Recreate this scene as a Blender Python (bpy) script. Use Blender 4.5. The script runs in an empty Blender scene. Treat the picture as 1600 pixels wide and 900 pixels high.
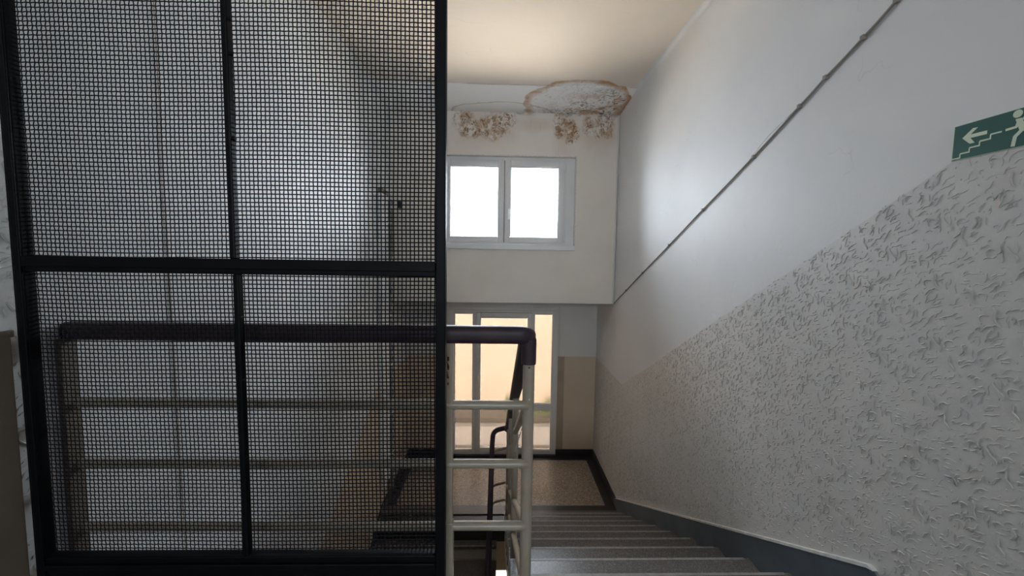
import bpy, bmesh, math, random
import numpy as np
from mathutils import Vector, Matrix

C = bpy.context.scene.collection
sc = bpy.context.scene

# ------------------------------------------------------------------ camera, world, light, exposure
cam_d = bpy.data.cameras.new('camera')
cam_d.sensor_width = 36.0
cam_d.lens = 615.0 / 1600.0 * 36.0
cam_d.clip_start = 0.02
cam = bpy.data.objects.new('camera', cam_d)
C.objects.link(cam)
cam.matrix_world = (Matrix.Translation((0, 0, 1.311)) @ Matrix.Rotation(math.radians(-1.492), 4, 'Z')
                    @ Matrix.Rotation(math.radians(90 - 4.3052), 4, 'X') @ Matrix.Rotation(math.radians(0.8534), 4, 'Z'))
sc.camera = cam

world = bpy.data.worlds.new('world')
sc.world = world
world.use_nodes = True
bg = world.node_tree.nodes['Background']
bg.inputs[0].default_value = (0.80, 0.90, 1.0, 1)       # even overcast sky
bg.inputs[1].default_value = 16.0

sc.view_settings.view_transform = 'Standard'
sc.view_settings.look = 'None'
sc.view_settings.exposure = 0.72
sc.view_settings.gamma = 1.0
sc.cycles.max_bounces = 16
sc.cycles.diffuse_bounces = 10
sc.cycles.transparent_max_bounces = 16
sc.cycles.use_denoising = True


def portal(name, x, y, z, w, h, turn=-90):
    d = bpy.data.lights.new(name, 'AREA')
    d.shape = 'RECTANGLE'; d.size = w; d.size_y = h
    d.cycles.is_portal = True
    o = bpy.data.objects.new(name, d); C.objects.link(o)
    o.location = (x, y, z)
    o.rotation_euler = (math.radians(turn), 0, 0)        # -90 faces -Y, into the stairwell
    return o


portal('window_portal', 0.02, 5.22, 2.0, 1.8, 1.15)
portal('fill_window_portal', 0.45, -5.22, 2.125, 1.4, 1.35, 90)

# sun from high on the left, along the facade: it lights the ground outside but does not enter
sun_d = bpy.data.lights.new('sun', 'SUN'); sun_d.energy = 190.0; sun_d.angle = 0.01; sun_d.color = (1.0, 0.84, 0.64)
sun = bpy.data.objects.new('sun', sun_d); C.objects.link(sun)
sun.rotation_euler = (math.radians(4), math.radians(-38), 0)

# ------------------------------------------------------------------ key dimensions (metres)
W, LW = 1.412, -1.36          # right and left wall
U, B = 4.903, 5.7265          # upper far wall with the window, recessed wall with the door
L = -1.645                    # half landing level (upper landing is 0)
ZC = 3.113                    # ceiling
RISE, GO = 0.1645, 0.299
Y0 = 1.437                    # nosing of the upper landing
SL = RISE / GO
rng = random.Random(7)


# ------------------------------------------------------------------ materials
def mat(name, col, rough=0.6, metal=0.0, spec=0.5):
    m = bpy.data.materials.new(name); m.use_nodes = True
    p = m.node_tree.nodes['Principled BSDF']
    p.inputs['Base Color'].default_value = (*col, 1)
    p.inputs['Roughness'].default_value = rough
    p.inputs['Metallic'].default_value = metal
    p.inputs['Specular IOR Level'].default_value = spec
    return m


class NT:
    """small helper to write node trees"""
    def __init__(s, m):
        s.t = m.node_tree; s.p = s.t.nodes['Principled BSDF']
        s.tc = s.t.nodes.new('ShaderNodeTexCoord')
        s.co = s.tc.outputs['Object']

    def set(s, sock, v):
        if hasattr(v, 'links') or isinstance(v, bpy.types.NodeSocket):
            s.t.links.new(v, sock)
        else:
            sock.default_value = v

    def math(s, op, a, b=0.0, c=0.0, clamp=False):
        n = s.t.nodes.new('ShaderNodeMath'); n.operation = op; n.use_clamp = clamp
        s.set(n.inputs[0], a); s.set(n.inputs[1], b); s.set(n.inputs[2], c)
        return n.outputs[0]

    def noise(s, scale, detail=4, rough=0.55, co=None, dist=0.0):
        n = s.t.nodes.new('ShaderNodeTexNoise')
        n.inputs['Scale'].default_value = scale; n.inputs['Detail'].default_value = detail
        n.inputs['Roughness'].default_value = rough; n.inputs['Distortion'].default_value = dist
        s.t.links.new(co or s.co, n.inputs['Vector'])
        return n.outputs['Fac']

    def voronoi(s, scale, feature='F1', out='Distance', co=None):
        n = s.t.nodes.new('ShaderNodeTexVoronoi'); n.feature = feature
        n.inputs['Scale'].default_value = scale
        s.t.links.new(co or s.co, n.inputs['Vector'])
        return n.outputs[out]

    def xyz(s):
        n = s.t.nodes.new('ShaderNodeSeparateXYZ'); s.t.links.new(s.co, n.inputs[0])
        return n.outputs

    def mapped(s, scale):
        n = s.t.nodes.new('ShaderNodeMapping'); n.inputs['Scale'].default_value = scale
        s.t.links.new(s.co, n.inputs['Vector'])
        return n.outputs[0]

    def step(s, v, a, b):
        n = s.t.nodes.new('ShaderNodeMapRange'); n.interpolation_type = 'SMOOTHSTEP'
        s.set(n.inputs[0], v); n.inputs[1].default_value = a; n.inputs[2].default_value = b
        return n.outputs[0]

    def mix(s, f, a, b):
        n = s.t.nodes.new('ShaderNodeMix'); n.data_type = 'RGBA'
        s.set(n.inputs[0], f)
        for k, v in ((6, a), (7, b)):
            if isinstance(v, tuple): n.inputs[k].default_value = (*v, 1)
            else: s.t.links.new(v, n.inputs[k])
        return n.outputs[2]

    def color(s, c): s.t.links.new(c, s.p.inputs['Base Color'])

    def bump(s, h, dist=0.002, strength=0.5):
        n = s.t.nodes.new('ShaderNodeBump'); n.inputs['Distance'].default_value = dist
        n.inputs['Strength'].default_value = strength
        s.t.links.new(h, n.inputs['Height']); s.t.links.new(n.outputs[0], s.p.inputs['Normal'])


def paint(name, a, b, scale=3.0, rough=0.55, bump=0.25, fine=60, spec=0.4):
    m = mat(name, a, rough, 0, spec); n = NT(m)
    n.color(n.mix(n.step(n.noise(scale, 6), 0.35, 0.7), a, b))
    n.bump(n.noise(fine, 4), 0.0015, bump)
    return m


def crack(n, scale, width, seedco=None):
    """thin hairline contour of a noise field"""
    v = n.noise(scale, 3, 0.5, seedco)
    d = n.math('ABSOLUTE', n.math('SUBTRACT', v, 0.5))
    return n.math('SUBTRACT', 1.0, n.step(d, 0.0, width))


def wall_paint(name, a, b):
    m = mat(name, a, 0.55, 0, 0.35); n = NT(m)
    c = n.mix(n.step(n.noise(1.3, 7), 0.35, 0.7), a, b)
    scuff = n.math('MULTIPLY', crack(n, 3.1, 0.006), n.step(n.noise(2.2, 2), 0.56, 0.66))
    c = n.mix(n.math('MULTIPLY', scuff, 0.22), c, tuple(x * 0.5 for x in a))
    n.color(c); n.bump(n.noise(45, 5), 0.002, 0.25)
    return m


M = {}
M['wall'] = wall_paint('wall_white_paint', (0.70, 0.70, 0.70), (0.655, 0.655, 0.655))
M['dado'] = paint('dado_paint', (0.60, 0.59, 0.57), (0.56, 0.55, 0.525), 2.0, 0.36, 0.2)
M['dado_smooth'] = paint('dado_smooth_paint', (0.62, 0.505, 0.375), (0.57, 0.46, 0.335), 1.6, 0.4, 0.15)
M['panel_brown'] = paint('brown_board_paint', (0.20, 0.16, 0.12), (0.165, 0.13, 0.098), 2.5, 0.35, 0.2)
M['skirt_blue'] = paint('skirting_blue_grey_paint', (0.085, 0.105, 0.125), (0.06, 0.075, 0.09), 6, 0.3, 0.2)
M['skirt_black'] = paint('skirting_black_paint', (0.022, 0.022, 0.024), (0.035, 0.033, 0.032), 8, 0.3, 0.2)
M['steel'] = paint('black_gloss_paint_on_steel', (0.0030, 0.0034, 0.0045), (0.0050, 0.0052, 0.0065), 9, 0.45, 0.35, 25, 0.12)
M['wire'] = mat('black_wire', (0.006, 0.006, 0.009), 0.5, 0, 0.2)
M['hand'] = paint('dark_plum_handrail', (0.030, 0.018, 0.026), (0.045, 0.027, 0.032), 12, 0.48, 0.2, 60, 0.3)
M['pipe'] = paint('cream_gloss_paint', (0.34, 0.295, 0.23), (0.30, 0.255, 0.195), 10, 0.30, 0.15)
M['upvc'] = paint('white_plastic_frame', (0.74, 0.74, 0.74), (0.70, 0.70, 0.70), 3, 0.35, 0.05)
M['upvc_old'] = paint('greyed_white_frame', (0.72, 0.695, 0.66), (0.66, 0.635, 0.595), 3, 0.4, 0.1)
M['gasket'] = mat('black_rubber', (0.03, 0.03, 0.03), 0.6)
M['chrome'] = mat('satin_metal', (0.75, 0.75, 0.76), 0.28, 1.0)
M['plastic_white'] = paint('white_trunking_plastic', (0.80, 0.80, 0.80), (0.76, 0.76, 0.75), 5, 0.35, 0.05)
M['plastic_grey'] = mat('grey_conduit', (0.30, 0.30, 0.31), 0.45)
M['plastic_black'] = mat('black_plastic', (0.015, 0.015, 0.018), 0.4)
M['copper'] = mat('brown_cable', (0.42, 0.33, 0.27), 0.5)
M['cable_grey'] = mat('grey_brown_cable', (0.25, 0.215, 0.19), 0.55)
M['cord'] = mat('white_cord', (0.8, 0.78, 0.72), 0.6)
M['sign_green'] = mat('sign_green', (0.006, 0.085, 0.068), 0.35)
M['sign_pale'] = mat('sign_pale', (0.58, 0.67, 0.52), 0.45)
M['rust'] = paint('flaked_rust', (0.09, 0.05, 0.03), (0.2, 0.15, 0.1), 60, 0.8, 0.6)
M['concrete'] = paint('concrete', (0.62, 0.58, 0.52), (0.56, 0.52, 0.46), 3, 0.8)
M['terrace_wall'] = paint('beige_terrace_render', (0.60, 0.51, 0.425), (0.55, 0.465, 0.385), 1.2, 0.8)
M['leaf'] = paint('green_leaf', (0.26, 0.42, 0.07), (0.17, 0.32, 0.045), 20, 0.5)
M['edge_white'] = paint('plaster_edge', (0.72, 0.71, 0.68), (0.55, 0.54, 0.52), 30, 0.6, 0.4)


def terrazzo(name, base, chip_l, chip_d, scale, rough=0.32):
    m = mat(name, base, rough, 0, 0.5); n = NT(m)
    cell = n.voronoi(scale, 'F1', 'Color')
    sep = n.t.nodes.new('ShaderNodeSeparateColor'); n.t.links.new(cell, sep.inputs[0])
    dist = n.voronoi(scale, 'F1', 'Distance')
    chip = n.math('SUBTRACT', 1.0, n.step(dist, 0.32, 0.5))
    c = n.mix(n.math('MULTIPLY', chip, n.math('GREATER_THAN', sep.outputs[0], 0.55)), base, chip_l)
    c = n.mix(n.math('MULTIPLY', chip, n.math('LESS_THAN', sep.outputs[0], 0.28)), c, chip_d)
    c = n.mix(n.math('MULTIPLY', n.step(n.noise(1.7, 5), 0.45, 0.75), 0.25), c, tuple(x * 0.6 for x in base))
    n.color(c)
    n.bump(n.noise(150, 2), 0.0008, 0.2)
    return m


M['tz_step'] = terrazzo('terrazzo_step', (0.135, 0.116, 0.104), (0.27, 0.245, 0.225), (0.05, 0.044, 0.04), 170, 0.33)
M['tz_riser'] = terrazzo('terrazzo_riser', (0.27, 0.25, 0.225), (0.38, 0.36, 0.32), (0.15, 0.14, 0.12), 170, 0.4)
M['lit_riser'] = terrazzo('terrazzo_lit_riser', (0.52, 0.48, 0.42), (0.62, 0.58, 0.52), (0.38, 0.35, 0.31), 170, 0.4)  # lighter than the other risers: camera-side light put into the colour
M['tz_field'] = terrazzo('terrazzo_field', (0.30, 0.245, 0.19), (0.58, 0.50, 0.41), (0.07, 0.055, 0.045), 75, 0.35)
M['tz_border'] = terrazzo('terrazzo_border', (0.030, 0.024, 0.022), (0.055, 0.045, 0.04), (0.015, 0.013, 0.012), 120, 0.35)
M['tz_edge'] = terrazzo('terrazzo_edge_strip', (0.12, 0.105, 0.095), (0.2, 0.18, 0.165), (0.06, 0.055, 0.05), 170, 0.35)
M['nosing'] = paint('worn_nosing', (0.36, 0.34, 0.32), (0.28, 0.26, 0.245), 40, 0.4, 0.2)


def make_glass_clear():
    m = bpy.data.materials.new('clear_glass'); m.use_nodes = True
    t = m.node_tree; t.nodes.remove(t.nodes['Principled BSDF']); out = t.nodes['Material Output']
    tr = t.nodes.new('ShaderNodeBsdfTransparent'); gl = t.nodes.new('ShaderNodeBsdfGlossy')
    gl.inputs['Roughness'].default_value = 0.03
    fr = t.nodes.new('ShaderNodeFresnel'); fr.inputs[0].default_value = 1.45
    mx = t.nodes.new('ShaderNodeMixShader')
    t.links.new(fr.outputs[0], mx.inputs[0]); t.links.new(tr.outputs[0], mx.inputs[1]); t.links.new(gl.outputs[0], mx.inputs[2])
    t.links.new(mx.outputs[0], out.inputs[0])
    return m


def make_glass_frosted():
    """patterned glass: one frosted face, tinted"""
    m = bpy.data.materials.new('patterned_glass'); m.use_nodes = True
    t = m.node_tree; t.nodes.remove(t.nodes['Principled BSDF']); out = t.nodes['Material Output']
    tc = t.nodes.new('ShaderNodeTexCoord'); mp = t.nodes.new('ShaderNodeMapping')
    mp.inputs['Scale'].default_value = (1, 1, 0.35)
    t.links.new(tc.outputs['Object'], mp.inputs[0])
    nz = t.nodes.new('ShaderNodeTexNoise'); nz.inputs['Scale'].default_value = 42; nz.inputs['Detail'].default_value = 3
    t.links.new(mp.outputs[0], nz.inputs['Vector'])
    bp = t.nodes.new('ShaderNodeBump'); bp.inputs['Distance'].default_value = 0.006; bp.inputs['Strength'].default_value = 0.9
    t.links.new(nz.outputs[0], bp.inputs['Height'])
    rf = t.nodes.new('ShaderNodeBsdfRefraction'); rf.inputs['Roughness'].default_value = 0.22; rf.inputs['IOR'].default_value = 1.12
    rf.inputs['Color'].default_value = (0.215, 0.205, 0.205, 1)
    t.links.new(bp.outputs[0], rf.inputs['Normal'])
    tl = t.nodes.new('ShaderNodeBsdfTranslucent'); tl.inputs['Color'].default_value = (0.15, 0.135, 0.118, 1)
    tr = t.nodes.new('ShaderNodeBsdfTransparent'); tr.inputs['Color'].default_value = (0.215, 0.205, 0.205, 1)
    m1 = t.nodes.new('ShaderNodeMixShader'); m1.inputs[0].default_value = 0.35
    m2 = t.nodes.new('ShaderNodeMixShader'); m2.inputs[0].default_value = 0.30
    t.links.new(rf.outputs[0], m1.inputs[1]); t.links.new(tl.outputs[0], m1.inputs[2])
    t.links.new(m1.outputs[0], m2.inputs[1]); t.links.new(tr.outputs[0], m2.inputs[2])
    t.links.new(m2.outputs[0], out.inputs[0])
    return m


M['glass'] = make_glass_clear()
M['frosted'] = make_glass_frosted()
_g = bpy.data.materials.new('glass_face'); _g.use_nodes = True
_t = _g.node_tree; _t.nodes.remove(_t.nodes['Principled BSDF'])
_n = _t.nodes.new('ShaderNodeBsdfTransparent'); _t.links.new(_n.outputs[0], _t.nodes['Material Output'].inputs[0])
M['glass_face'] = _g


def ceiling_mat():
    m = mat('ceiling_paint', (0.8, 0.76, 0.7), 0.6, 0, 0.3); n = NT(m)
    x, y, z = n.xyz()
    base = n.mix(n.step(n.noise(1.1, 6), 0.35, 0.7), (0.76, 0.69, 0.62), (0.72, 0.65, 0.575))
    cr = n.math('MULTIPLY', crack(n, 1.6, 0.004, n.mapped((0.35, 1.6, 1))), n.step(n.noise(0.9, 2), 0.5, 0.6))
    base = n.mix(n.math('MULTIPLY', cr, 0.3), base, (0.42, 0.36, 0.3))
    # repainted whiter strip along the window wall and inside the water ring
    wob = n.math('MULTIPLY', n.math('SUBTRACT', n.noise(3.5, 5), 0.5), 0.30)
    ex = n.math('DIVIDE', n.math('SUBTRACT', x, 0.83), 0.60)
    ey = n.math('DIVIDE', n.math('SUBTRACT', y, 4.66), 0.59)
    r = n.math('ADD', n.math('SQRT', n.math('ADD', n.math('MULTIPLY', ex, ex), n.math('MULTIPLY', ey, ey))), wob)
    inside = n.math('SUBTRACT', 1.0, n.step(r, 0.97, 1.0))
    strip = n.math('GREATER_THAN', n.math('ADD', y, n.math('MULTIPLY', n.math('SUBTRACT', n.noise(2.5, 3), 0.5), 0.05)), 4.235)
    c = n.mix(n.math('MAXIMUM', inside, strip), base, (0.90, 0.885, 0.865))
    ring = n.math('MULTIPLY', n.step(r, 0.83, 0.97), n.math('SUBTRACT', 1.0, n.step(r, 0.985, 1.02)))
    c = n.mix(n.math('MULTIPLY', ring, n.math('ADD', 0.5, n.math('MULTIPLY', n.step(n.noise(5, 4), 0.35, 0.6), 0.5))), c, (0.50, 0.27, 0.11))
    # faint second ring to the left
    ex2 = n.math('DIVIDE', n.math('SUBTRACT', x, -0.02), 0.62)
    ey2 = n.math('DIVIDE', n.math('SUBTRACT', y, 4.93), 0.30)
    r2 = n.math('ADD', n.math('SQRT', n.math('ADD', n.math('MULTIPLY', ex2, ex2), n.math('MULTIPLY', ey2, ey2))), n.math('MULTIPLY', wob, 1.6))
    ring2 = n.math('MULTIPLY', n.step(r2, 0.90, 0.99), n.math('SUBTRACT', 1.0, n.step(r2, 0.99, 1.02)))
    c = n.mix(n.math('MULTIPLY', ring2, 0.55), c, (0.46, 0.33, 0.22))
    # flaking, rusty and mouldy spots inside the ring, densest towards the corner
    near = n.math('MULTIPLY', n.step(r, 1.0, 0.8), n.step(n.math('ADD', n.math('MULTIPLY', x, 0.75), n.math('MULTIPLY', y, 0.8)), 3.95, 4.65))
    sp = n.step(n.noise(11, 8, 0.74, None, 1.5), 0.52, 0.57)
    c = n.mix(n.math('MULTIPLY', n.math('MULTIPLY', sp, near), 0.95), c, (0.14, 0.08, 0.05))
    tan = n.math('MULTIPLY', n.step(n.noise(4.2, 6, 0.65), 0.52, 0.60), near)
    c = n.mix(n.math('MULTIPLY', tan, 0.7), c, (0.56, 0.31, 0.13))
    lines = n.math('MULTIPLY', crack(n, 9, 0.02), inside)
    c = n.mix(n.math('MULTIPLY', lines, 0.4), c, (0.42, 0.36, 0.3))
    n.color(c)
    h = n.math('ADD', n.math('MULTIPLY', n.noise(40, 4), 0.3), n.math('MULTIPLY', n.math('MULTIPLY', sp, near), 0.8))
    n.bump(h, 0.004, 0.4)
    return m


def far_wall_mat():
    m = mat('far_wall_paint', (0.74, 0.725, 0.7), 0.6, 0, 0.3); n = NT(m)
    x, y, z = n.xyz()
    c = n.mix(n.step(n.noise(1.6, 6), 0.35, 0.7), (0.80, 0.745, 0.68), (0.75, 0.69, 0.62))

    def blob(cx, cz, rx, rz, soft=0.5):
        a = n.math('DIVIDE', n.math('SUBTRACT', x, cx), rx)
        b = n.math('DIVIDE', n.math('SUBTRACT', z, cz), rz)
        d = n.math('SQRT', n.math('ADD', n.math('MULTIPLY', a, a), n.math('MULTIPLY', b, b)))
        d = n.math('ADD', d, n.math('MULTIPLY', n.math('SUBTRACT', n.noise(6, 5), 0.5), 0.9))
        return n.math('SUBTRACT', 1.0, n.step(d, 1 - soft, 1.0))
    areas = None
    for a in ((-0.50, 2.99, 0.17, 0.14), (-0.38, 2.86, 0.22, 0.13), (-0.12, 2.90, 0.22, 0.20), (0.02, 2.98, 0.16, 0.13), (0.70, 2.94, 0.13, 0.20), (0.82, 2.86, 0.10, 0.20),
              (1.06, 2.95, 0.13, 0.16), (1.20, 2.93, 0.17, 0.17), (1.24, 3.05, 0.16, 0.08)):
        bl = blob(*a, 0.45)
        areas = bl if areas is None else n.math('MAXIMUM', areas, bl)
    halo = None
    for a in ((-0.28, 2.88, 0.50, 0.30), (0.40, 2.93, 0.34, 0.12), (0.74, 2.84, 0.20, 0.36), (1.16, 2.84, 0.34, 0.40)):
        bl = blob(*a, 0.85)
        halo = bl if halo is None else n.math('MAXIMUM', halo, bl)
    c = n.mix(n.math('MULTIPLY', halo, 0.40), c, (0.60, 0.48, 0.36))
    rusty = n.math('MULTIPLY', n.step(n.noise(5.5, 4), 0.46, 0.58), areas)
    c = n.mix(n.math('MULTIPLY', rusty, 0.65), c, (0.50, 0.30, 0.15))
    fine = n.step(n.noise(19, 8, 0.75, None, 1.2), 0.48, 0.57)
    c = n.mix(n.math('MULTIPLY', n.math('MULTIPLY', fine, areas), 0.95), c, (0.30, 0.16, 0.07))
    streak = n.step(n.noise(30, 6, 0.7, n.mapped((1, 1, 0.35)), 1.8), 0.55, 0.63)
    c = n.mix(n.math('MULTIPLY', n.math('MULTIPLY', streak, areas), 0.85), c, (0.16, 0.09, 0.055))
    pale = n.step(n.noise(8, 6, 0.65, n.mapped((1.2, 1, 1)), 0.6), 0.53, 0.58)
    c = n.mix(n.math('MULTIPLY', n.math('MULTIPLY', pale, areas), 0.85), c, (0.80, 0.75, 0.68))
    drip = n.math('MULTIPLY', n.step(n.noise(14, 3, 0.5, n.mapped((1, 1, 0.08))), 0.58, 0.68), halo)
    c = n.mix(n.math('MULTIPLY', drip, 0.3), c, (0.52, 0.40, 0.28))
    # damp line right under the ceiling
    dl = n.math('MULTIPLY', n.step(z, 3.02, 3.07), n.step(n.noise(9, 5), 0.48, 0.6))
    c = n.mix(n.math('MULTIPLY', dl, 0.6), c, (0.28, 0.20, 0.15))
    n.color(c)
    n.bump(n.math('ADD', n.math('MULTIPLY', n.noise(50, 4), 0.25), n.math('MULTIPLY', fine, areas)), 0.004, 0.45)
    return m


M['ceiling'] = ceiling_mat()
M['far_wall'] = far_wall_mat()
M['recess'] = wall_paint('recess_paint', (0.68, 0.655, 0.62), (0.63, 0.60, 0.565))


# ------------------------------------------------------------------ mesh helpers
def obj(name, bm, m, parent=None, smooth=False, mats=None):
    me = bpy.data.meshes.new(name)
    bmesh.ops.recalc_face_normals(bm, faces=bm.faces)
    bm.to_mesh(me); bm.free()
    for k in (mats or [m]): me.materials.append(k)
    if smooth:
        me.shade_smooth()
        me.set_sharp_from_angle(angle=math.radians(40))
    o = bpy.data.objects.new(name, me); C.objects.link(o)
    if parent: o.parent = parent
    return o


def thing(name, label, cat, group=None):
    o = bpy.data.objects.new(name, None); C.objects.link(o)
    o.empty_display_size = 0.05
    o['label'] = label; o['category'] = cat
    if group: o['group'] = group
    return o


def tag(o, label, cat, group=None):
    o['label'] = label; o['category'] = cat
    if group: o['group'] = group
    return o


def struct(o, label=None, cat=None):
    o['kind'] = 'structure'
    if label: o['label'] = label
    if cat: o['category'] = cat
    return o


def box(bm, x0, x1, y0, y1, z0, z1, bev=0.0):
    vs = [bm.verts.new((x, y, z)) for x in (x0, x1) for y in (y0, y1) for z in (z0, z1)]
    idx = ((0, 1, 3, 2), (4, 6, 7, 5), (0, 4, 5, 1), (2, 3, 7, 6), (0, 2, 6, 4), (1, 5, 7, 3))
    fs = [bm.faces.new([vs[i] for i in f]) for f in idx]
    if bev > 0:
        es = list({e for f in fs for e in f.edges})
        bmesh.ops.bevel(bm, geom=es, offset=bev, segments=2, affect='EDGES', profile=0.5)
    return bm


def bx(x0, x1, y0, y1, z0, z1, bev=0.0):
    return box(bmesh.new(), x0, x1, y0, y1, z0, z1, bev)


def prism(pts, axis, a, b, bm=None):
    """extrude a 2D polygon along an axis between a and b; pts are the other two coordinates in xyz order"""
    bm = bm or bmesh.new()

    def co(p, v):
        q = list(p); q.insert(axis, v); return q
    A = [bm.verts.new(co(p, a)) for p in pts]; Bv = [bm.verts.new(co(p, b)) for p in pts]
    n = len(pts)
    bm.faces.new(A); bm.faces.new(Bv[::-1])
    for i in range(n):
        bm.faces.new((A[i], Bv[i], Bv[(i + 1) % n], A[(i + 1) % n]))
    return bm


def rounded(path, r, seg=6):
    """round the inner corners of a 3D polyline"""
    out = [Vector(path[0])]
    for i in range(1, len(path) - 1):
        p, q, s = Vector(path[i - 1]), Vector(path[i]), Vector(path[i + 1])
        a, b = (p - q), (s - q)
        rr = min(r, a.length * 0.49, b.length * 0.49)
        A, Bq = q + a.normalized() * rr, q + b.normalized() * rr
        for k in range(seg + 1):
            t = k / seg
            out.append((1 - t) ** 2 * A + 2 * t * (1 - t) * q + t * t * Bq)
    out.append(Vector(path[-1]))
    return out


def sweep(path, prof, bm=None, up=Vector((0, 0, 1))):
    """sweep a closed 2D profile (side, up) along a path"""
    bm = bm or bmesh.new(); rings = []
    n = len(path); side_prev = None
    for i, p in enumerate(path):
        t = (path[min(i + 1, n - 1)] - path[max(i - 1, 0)]).normalized()
        s = t.cross(up)
        if s.length < 1e-3: s = side_prev or Vector((1, 0, 0))
        s.normalize(); side_prev = s
        u = s.cross(t).normalized()
        rings.append([bm.verts.new(p + s * a + u * b) for a, b in prof])
    m = len(prof)
    for i in range(n - 1):
        for j in range(m):
            bm.faces.new((rings[i][j], rings[i][(j + 1) % m], rings[i + 1][(j + 1) % m], rings[i + 1][j]))
    bm.faces.new(rings[0][::-1]); bm.faces.new(rings[-1])
    return bm


def circ(r, n=12): return [(r * math.cos(2 * math.pi * k / n), r * math.sin(2 * math.pi * k / n)) for k in range(n)]


def tube(path, r, n=12, bm=None, up=Vector((0, 0, 1))): return sweep([Vector(p) for p in path], circ(r, n), bm, up)


def rrect(w, h, r, seg=3):
    pts = []
    for cx, cy, a0 in ((w / 2 - r, h / 2 - r, 0), (-w / 2 + r, h / 2 - r, 90), (-w / 2 + r, -h / 2 + r, 180), (w / 2 - r, -h / 2 + r, 270)):
        for k in range(seg + 1):
            a = math.radians(a0 + 90 * k / seg); pts.append((cx + r * math.cos(a), cy + r * math.sin(a)))
    return pts


def vpost(x, y, z0, z1, r, n=14): return tube([(x, y, z0), (x, y, z1)], r, n, None, Vector((0, 1, 0)))


def frame_bm(x0, x1, z0, z1, w, y0, y1, bev=0.004, wl=None, wr=None, wb=None, wt=None):
    """a rectangular frame of four members in the XZ plane"""
    wl = w if wl is None else wl; wr = w if wr is None else wr; wb = w if wb is None else wb; wt = w if wt is None else wt
    bm = bmesh.new()
    box(bm, x0, x0 + wl, y0, y1, z0, z1, bev); box(bm, x1 - wr, x1, y0, y1, z0, z1, bev)
    box(bm, x0 + wl, x1 - wr, y0, y1, z0, z0 + wb, bev); box(bm, x0 + wl, x1 - wr, y0, y1, z1 - wt, z1, bev)
    return bm


def pane(name, x0, x1, y0, y1, z0, z1, parent, frosted=False):
    bm = bx(x0, x1, y0, y1, z0, z1)
    if frosted:
        for f in bm.faces:
            f.material_index = 0 if all(abs(v.co.y - y1) < 1e-6 for v in f.verts) else 1
        return obj(name, bm, None, parent, mats=[M['frosted'], M['glass_face']])
    return obj(name, bm, M['glass'], parent)


# ------------------------------------------------------------------ structure
LOW = L - 3.29 * 1.0 - 0.2     # bottom of the modelled shaft
REAR = -5.0
bm = bx(W, W + 0.25, REAR, B + 0.25, LOW, ZC + 0.2)
wall_right = struct(obj('wall_right', bm, M['wall']))
bm = bx(LW - 0.25, LW, REAR, B + 0.25, LOW, ZC + 0.2)
wall_left = struct(obj('wall_left', bm, M['wall']))
bm = bmesh.new()
RX0, RX1, RZ0, RZ1 = -0.25, 1.15, 1.45, 2.80
box(bm, LW, RX0, REAR - 0.2, REAR, LOW, ZC + 0.2); box(bm, RX1, W, REAR - 0.2, REAR, LOW, ZC + 0.2)
box(bm, RX0, RX1, REAR - 0.2, REAR, LOW, RZ0); box(bm, RX0, RX1, REAR - 0.2, REAR, RZ1, ZC + 0.2)
struct(obj('wall_rear', bm, M['wall']))
w3 = struct(obj('fill_window', frame_bm(RX0, RX1, RZ0, RZ1, 0.06, REAR - 0.12, REAR - 0.06), M['upvc']))  # unseen window, added behind the camera for fill light
obj('mullion', bx(0.42, 0.48, REAR - 0.12, REAR - 0.06, RZ0 + 0.06, RZ1 - 0.06), M['upvc'], w3)
pane('pane', RX0 + 0.06, 0.42, REAR - 0.094, REAR - 0.09, RZ0 + 0.06, RZ1 - 0.06, w3)
pane('pane', 0.48, RX1 - 0.06, REAR - 0.094, REAR - 0.09, RZ0 + 0.06, RZ1 - 0.06, w3)
ceiling = struct(obj('ceiling', bx(LW, W, REAR, U + 0.13, ZC, ZC + 0.2), M['ceiling']))

obj('plaster_strip', prism([(4.235, ZC + 0.001), (U, ZC + 0.001), (U, ZC - 0.043), (4.235, ZC - 0.007)], 0, LW, W), M['ceiling'], ceiling)
# far wall with the window opening; its lower edge is a beam over the entrance recess
WX0, WX1, WZ0, WZ1 = -0.775, 0.890, 1.470, 2.553
ZB = 0.7555
UB = U + 0.13
bm = bmesh.new()
box(bm, LW, WX0, U, UB, ZB, ZC); box(bm, WX1, W, U, UB, ZB, ZC)
box(bm, WX0, WX1, U, UB, WZ1, ZC); box(bm, WX0, WX1, U, UB, ZB, WZ0)
wall_far = struct(obj('wall_far', bm, M['far_wall']))
# slab over the recess
struct(obj('ceiling', bx(LW, W, UB, B + 0.25, ZB, ZB + 0.16), M['recess']))

# recessed wall around the glazed door
DX0, DX1, DZ0, DZ1 = -0.785, 0.824, L, 0.556
bm = bmesh.new()
BB = B + 0.25
box(bm, LW, DX0, B, BB, L, ZB); box(bm, DX1, W, B, BB, L, ZB); box(bm, DX0, DX1, B, BB, DZ1, ZB)
wall_door = struct(obj('wall_recess', bm, M['recess']))
# storey below: wall with a bright window
bm = bmesh.new()
box(bm, LW, -0.15, B, BB, LOW, L - 0.18); box(bm, 0.35, W, B, BB, LOW, L - 0.18)
box(bm, -0.15, 0.35, B, BB, -3.49, L - 0.18)
struct(obj('wall_lower', bm, M['dado_smooth']))
w2 = struct(obj('window_2', frame_bm(-0.15, 0.35, LOW, -3.49, 0.05, B + 0.10, B + 0.16), M['upvc']))
pane('pane', -0.10, 0.30, B + 0.12, B + 0.126, LOW + 0.05, -3.54, w2)

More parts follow.
